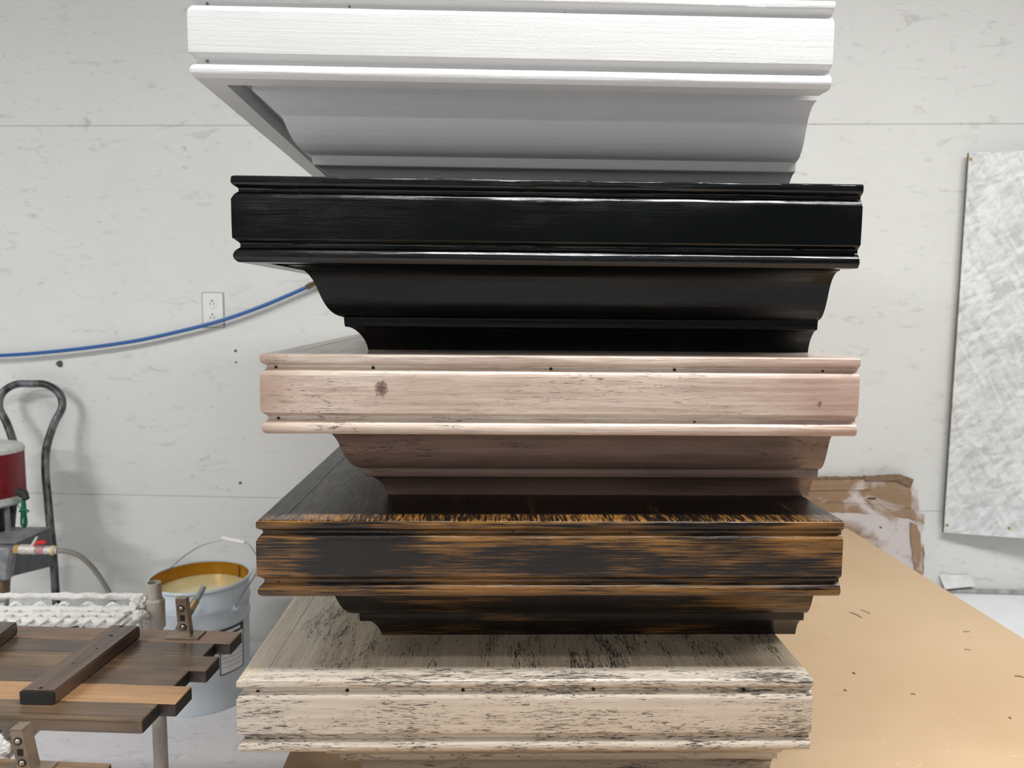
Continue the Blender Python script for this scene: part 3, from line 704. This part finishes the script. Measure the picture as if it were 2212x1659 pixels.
# long wand leaning on the bucket
wq = [at(441, 1266, 2.015), at(428, 1290, 2.0), at(424, 1296, 2.0), at(412, 1316, 1.99), at(410, 1320, 1.985), at(392, 1350, 1.97)]
w_end = atz(322, 1500, FLOOR+.012); wo = empty('mixing_wand', w_end); tag(wo, 'grey wand with a brass ferrule leaning on the bucket rim', 'wand')
wl = [p-Vector(w_end) for p in wq]
obj('wand_tip', tube(bmesh.new(), wl[:3], [.007, .0078, .0078], 12), gray, wo)
obj('ferrule', tube(bmesh.new(), wl[2:4], [.010, .0105], 12), plain('ferrule_brass', (150, 124, 86), .4, .4), wo)
obj('shaft', tube(bmesh.new(), [wl[3], wl[5], Vector((0, 0, 0))], [.011, .0105, .010], 12), plain('shaft_dark_grey', (88, 94, 94), .5), wo)

# ------------------------------------------------------------------ crusted wire rack (left front)
SZ = -.545                                   # top of the shelf wires
crust = NT('crusted_white_paint', .8, 0, 0, .2); n1 = crust.noise(crust.map((90, 90, 90)), 1, 5, .7)
crust.col(crust.mix(crust.ramp(n1, [(.55, 0.0), (.75, .7)]), (232, 231, 228), (176, 170, 162))); crust.bump(n1, .004); crust = crust.m
postm = NT('grimy_post', .6, .1); n1 = postm.noise(postm.map((60, 60, 14)), 1, 5, .7)
postm.col(postm.mix(postm.ramp(n1, [(.35, 0.0), (.7, 1.0)]), (190, 184, 176), (148, 140, 132))); postm.bump(n1, .001); postm = postm.m
PYR = 1.37
pp = at(334, 1300, PYR); RX = pp.x
ra = -.02
rk = empty('wire_rack', (RX, PYR, FLOOR), ra); tag(rk, 'wire shelving rack crusted with white paint, in front of the bucket', 'rack')
zs = SZ-FLOOR; RD, RL = .70, 1.15
def rough_tube(P, r, amp, seg=12, n=None, freq=60):
    P = catmull(P, n or 40) if n != 0 else P
    bm = bmesh.new(); tube(bm, P, r, seg)
    for v in bm.verts:
        s = noise.noise(v.co*freq)+.5*noise.noise(v.co*freq*2.7); v.co += Vector((noise.noise(v.co*freq+Vector((5, 0, 0))), noise.noise(v.co*freq+Vector((0, 9, 0))), s))*amp
    return bm
ztp = at(334, 1258, PYR).z-FLOOR
for (x, y) in ((0, 0), (0, -RD), (-RL, 0), (-RL, -RD)):
    top = ztp if y == 0 else zs+.0
    bm = bmesh.new(); lathe(bm, [(0, .0), (.0127, 0), (.0127, top-.002), (.0122, top), (.0105, top), (.0102, top-.03), (0, top-.03)], (x, y, 0), 20); obj('post', bm, postm, rk)
    if (x, y) == (0, 0) or x < -1:
        bm = bmesh.new(); lathe(bm, [(.0130, zs-.045), (.0175, zs-.045), (.0168, zs+.006), (.0130, zs+.010)], (x, y, 0), 24)
        for v in bm.verts: v.co += Vector([noise.noise(v.co*90+Vector((k*7, 0, 0)))*.0015 for k in range(3)])
        obj('collar', bm, postm, rk)
def rail(a, b, r=.0055, amp=.0018, mat=crust, nm='rail'):
    a, b = Vector(a), Vector(b); n = int((b-a).length/.006)
    P = [a.lerp(b, i/n) for i in range(n+1)]; obj(nm, rough_tube(P, r, amp, 10, 0), mat, rk)
zt_r = zs+.012
rail((-RL, 0, zt_r), (-.018, 0, zt_r), .0062, .0022)
rail((-RL, 0, zs-.020), (-.018, 0, zs-.020), .0060, .002)
rail((-RL, -.024, zs-.004), (-.02, -.024, zs-.004), .0078, .0025)
rail((-RL, -.045, zs-.006), (-.03, -.045, zs-.006), .0080, .0025)
rail((-RL, -.066, zs-.008), (-.03, -.066, zs-.008), .0080, .0025)
rail((-.004, -.03, zs-.008), (-.004, -RD, zs-.008), .0055, .002)
rail((-.004, -.03, zs-.040), (-.004, -RD, zs-.040), .0050, .002)
rail((-RL, -RD, zs-.006), (0, -RD, zs-.006), .0055)
for yy in (-.30, -.50): rail((-RL, yy, zs-.008), (-.0, yy, zs-.008), .003, .0006)
# wave wire between the rear rails
P = []; per = .0437; n = int((RL-.03)/per*12)
for i in range(n+1):
    x = -RL+.02+(RL-.04)*i/n; P.append(Vector((x, -.004, zs-.007+.0075*math.cos(2*math.pi*(x+.03)/per))))
obj('wave_wire', rough_tube(P, .0042, .0012, 8, 0), crust, rk)
P = []
for i in range(121):
    y = -.03-(RD-.05)*i/120; P.append(Vector((-.004, y, zs-.022+.012*math.cos(2*math.pi*y/per))))
obj('wave_wire', rough_tube(P, .004, .0012, 8, 0), crust, rk)
for kx_ in range(46):
    x = -.03-kx_*.0245
    obj('deck_wire', tube(bmesh.new(), [Vector((x, -.0, zs-.0025)), Vector((x, -RD if x < -.05 else -RD, zs-.0025))], .0022, 6), crust, rk)
bm = bmesh.new(); bmesh.ops.create_grid(bm, x_segments=200, y_segments=16, size=.5)
for v in bm.verts:
    q = Vector((-RL/2+v.co.x*(RL-.04), -.045+v.co.y*.075, zs-.006)); q.z += .003*noise.noise(q*70)+.002*noise.noise(q*190); v.co = q
obj('paint_crust', bm, crust, rk)
# lump of crust where the deck meets the corner post, and at the near right side rail
for (cx2, cy2, cz2, s) in ((-.024, -.006, zs+.002, .016), (-.012, -.035, zs-.018, .016), (-.03, -.02, zs-.012, .014)):
    bm = bmesh.new(); bmesh.ops.create_icosphere(bm, subdivisions=4, radius=1)
    for v in bm.verts:
        q = v.co.copy(); v.co = Vector((cx2, cy2, cz2))+q*s*(1+.35*noise.noise(q*2.5+Vector((cx2*90, 0, 0)))+.22*noise.noise(q*7))
    obj('paint_crust', bm, crust, rk)
pb = at(8, 1604, .955)-Vector(rk.location)
bm = bmesh.new(); bmesh.ops.create_icosphere(bm, subdivisions=4, radius=1)
for v in bm.verts:
    q = v.co.copy(); s = 1+.35*noise.noise(q*2.5)+.22*noise.noise(q*7); v.co = Matrix.Rotation(-ra, 3, 'Z') @ (pb+Vector((q.x*.013, q.y*.03, q.z*.016))*s)
obj('paint_crust', bm, crust, rk)

# ------------------------------------------------------------------ stained board panels, cleats, brackets
ZP = -.5225; TH = .0185
def boardmat(name, a, b, dark, glossy=.32, seed=0):
    k = NT(name, glossy, 0, .15)
    f = k.noise(k.map((5, 260, 120), loc=(seed, 0, 0)), 1, 5, .66, .3); big = k.noise(k.map((7, 22, 7), loc=(seed, 4, 0)), 1, 3)
    c = k.mix(k.ramp(big, [(.35, 0.0), (.65, 1.0)]), a, b); c = k.mix(k.ramp(f, [(.45, 0.0), (.7, .8)]), c, dark)
    k.col(c); return k.bump(f, .0004).m
BM = [boardmat('stained_board_a', (146, 112, 82), (112, 86, 66), (84, 62, 48), seed=1), boardmat('stained_board_b', (98, 80, 66), (74, 62, 54), (50, 40, 34), seed=2),
      boardmat('stained_board_c', (126, 100, 72), (88, 70, 54), (58, 44, 34), seed=3), boardmat('stained_board_d', (104, 82, 62), (74, 60, 50), (48, 38, 32), seed=4),
      boardmat('stained_board_light', (170, 132, 94), (156, 120, 84), (132, 98, 66), seed=5), boardmat('stained_board_e', (110, 88, 66), (80, 66, 54), (52, 42, 35), seed=6)]
edgem = plain('dark_board_edge', (58, 44, 37), .45, dirt=.4, scale=60)
endm = plain('black_board_end', (24, 26, 27), .5)
pts = [((522.6, 1364), (497, 1390)), ((465, 1389.5), (439, 1415.5)), ((474, 1419), (443, 1449)), ((407, 1448), (379, 1479)), ((412, 1484), (379, 1520)), ((343, 1519.5), (304, 1557))]
Q = [(atz(*a, ZP), atz(*b, ZP)) for a, b in pts]
lft_ = atz(0, 1345.5, ZP); dirx = (Q[0][0]-atz(40, 1351, ZP)); ang = math.atan2(dirx.y, dirx.x)
sp = empty('slatted_sign_panel', (Q[5][1].x, Q[5][1].y, ZP-TH), ang); tag(sp, 'stained board panel with stepped ends lying on the wire rack', 'wood panel')
inv = Matrix.Rotation(-ang, 3, 'Z'); so = Vector(sp.location)
Ql = [(inv @ (a-so), inv @ (b-so)) for a, b in Q]
ys = [Ql[0][0].y]+[(Ql[i][1].y+Ql[i+1][0].y)/2 for i in range(5)]+[Ql[5][1].y]
for i in range(6):
    y1, y0 = ys[i], ys[i+1]; xe = (Ql[i][0].x+Ql[i][1].x)/2
    bd = obj('board', bevbox((xe-1.15, y0+.0004, 0), (xe, y1-.0004, TH), .0022 if i == 5 else .0012), BM[i], sp)
    if i < 5:
        bd.data.materials.append(edgem)
        for f in bd.data.polygons:
            if f.normal.z < .3: f.material_index = 1
    obj('painted_end', bevbox((xe+.0001, y0+.002, .0012), (xe+.0007, y1-.002, TH-.0012)), endm, bd)
def cleat(quad, h, name='cleat'):           # quad: top face pixels rl, rr, fr, fl
    P = [inv @ (atz(*q, ZP+h)-so) for q in quad]
    bm = bmesh.new(); t = [bm.verts.new((p.x, p.y, TH+h)) for p in P]; b = [bm.verts.new((p.x, p.y, TH+.0002)) for p in P]
    bm.faces.new(t); bm.faces.new(b[::-1])
    for i in range(4): j = (i+1) % 4; bm.faces.new((t[j], t[i], b[i], b[j]))
    bmesh.ops.recalc_face_normals(bm, faces=bm.faces)
    bmesh.ops.bevel(bm, geom=list(bm.edges), offset=.002, segments=2, affect='EDGES')
    o = obj(name, bm, cleatm, sp); return P, o
cleatm = NT('dark_cleat', .3, 0, .2); f_ = cleatm.noise(cleatm.map((130, 6, 60), rot=(0, 0, .0)), 1, 5, .6)
cleatm.col(cleatm.mix(cleatm.ramp(f_, [(.4, 0.0), (.7, 1.0)]), (92, 72, 60), (54, 42, 36))); cleatm.bump(f_, .0005); cleatm = cleatm.m
P, co = cleat([(241, 1349), (303, 1351), (117, 1493), (41, 1492)], .019)
a_, b_ = P[3], P[2]
bm = bmesh.new(); mid = (a_+b_)/2; dirc = (b_-a_).normalized(); nrm = Vector((dirc.y, -dirc.x, 0))
mtx = Matrix.Translation((mid.x, mid.y, 0)+()) if False else Matrix.Translation(Vector((mid.x, mid.y, 0))) @ Matrix.Rotation(math.atan2(dirc.y, dirc.x), 4, 'Z')
wd_ = (b_-a_).length/2
box(bm, (-wd_+.001, -.0008, TH+.001), (wd_-.001, .0006, TH+.018), 0, mtx); obj('painted_end', bm, endm, co)
for (px, py, r) in ((240, 1373, .0035), (209, 1401, .0016), (159, 1433, .0014), (88, 1486, .0032), (262, 1353, .003)):
    p = inv @ (atz(px, py, ZP+.019)-so); bm = bmesh.new(); bmesh.ops.create_cone(bm, cap_ends=True, segments=10, radius1=r, radius2=r*.7, depth=.0006, matrix=Matrix.Translation((p.x, p.y, TH+.0192)) @ Matrix.Diagonal((1.2, .8, 1, 1)))
    obj('nail_hole', bm, hole_m, co)
P2, co2 = cleat([(-24, 1341), (38, 1343), (-152, 1488), (-228, 1487)], .019)
# brackets
nick = plain('brushed_nickel', (150, 134, 118), .32, .55, dirt=.15, scale=60); bolt = plain('bolt_steel', (196, 186, 172), .22, .8); dk = plain('bracket_recess', (34, 28, 24), .7)
def bracket(base, rz, h, wd, dp, label, plate=(.044, .03), lean=(0, 0)):
    r = empty('furniture_bracket', base, rz); tag(r, label, 'bracket', 'metal brackets standing on the boards')
    bm = bmesh.new(); box(bm, (-plate[0]/2, -plate[1]*.35, 0), (plate[0]/2, plate[1]*.65, .0024), .0006); obj('base_plate', bm, nick, r)
    bm = bmesh.new(); t = .0016
    prof = [(-wd/2, dp), (-wd/2, 0), (wd/2, 0), (wd/2, dp), (wd/2-t, dp), (wd/2-t, t), (-wd/2+t, t), (-wd/2+t, dp)]
    lo = [bm.verts.new((x*1.12, y, .0024)) for x, y in prof]; hi = [bm.verts.new((x+lean[0], y+lean[1], h)) for x, y in prof]
    bm.faces.new(lo[::-1]); bm.faces.new(hi)
    for i in range(8): j = (i+1) % 8; bm.faces.new((lo[i], lo[j], hi[j], hi[i]))
    up = obj('upright', bm, nick, r, .4)
    bm = bmesh.new(); box(bm, (-wd/2+lean[0], lean[1], h), (wd/2+lean[0], dp+lean[1], h+.0015), .0005); obj('top_tab', bm, nick, r)
    for fz, kind in ((.76, 1), (.50, 0), (.26, 1)):
        z = h*fz; y = lean[1]*fz; x = lean[0]*fz
        if kind:
            bm = bmesh.new(); bmesh.ops.create_cone(bm, cap_ends=True, segments=20, radius1=wd*.32, radius2=wd*.32, depth=.0008, matrix=Matrix.Translation((x, y-.0005, z)) @ Matrix.Rotation(math.pi/2, 4, 'X')); obj('washer', bm, dk, up)
            bm = bmesh.new(); bmesh.ops.create_uvsphere(bm, u_segments=16, v_segments=8, radius=wd*.22, matrix=Matrix.Translation((x, y-.0012, z)) @ Matrix.Diagonal((1, .5, 1, 1))); obj('bolt', bm, bolt, up)
        else:
            bm = bmesh.new(); box(bm, (x-wd*.24, y-.0006, z-wd*.3), (x+wd*.24, y+.0004, z+wd*.3), .0003); obj('slot', bm, dk, up)
    return r
b1 = atz(398, 1375, ZP); bracket(b1, ang, .060, .0165, .012, 'nickel bracket standing on the rear right corner of the panel', (.053, .030), (-.004, 0))
# second board and bracket at the bottom left edge
q0 = atz(243, 1648, ZP); q1 = atz(0, 1637, ZP); dq = q0-q1; an2 = math.atan2(dq.y, dq.x)
s2 = empty('short_stained_board', (q0.x, q0.y, ZP-TH), an2); tag(s2, 'stained board at the bottom left corner of the photo, mostly cut off', 'wood panel')
for j in range(2):
    bd = obj('board', bevbox((-.62+.0, -.064*(j+1), 0), (-.0006-.03*j, -.064*j-.0006, TH), .0012), BM[2+3*j], s2)
    obj('painted_end', bevbox((-.03*j-.0005, -.064*(j+1)+.002, .0012), (-.03*j+.0002, -.064*j-.003, TH-.0012)), endm, bd)
b2 = at(50, 1662, .81); b2.z = ZP
b2 = atz(53, 1672, ZP)
bracket(b2, an2+.02, .0505, .0138, .016, 'nearer nickel bracket with two bolts at the bottom left corner', (.050, .034), (-.007, 0))
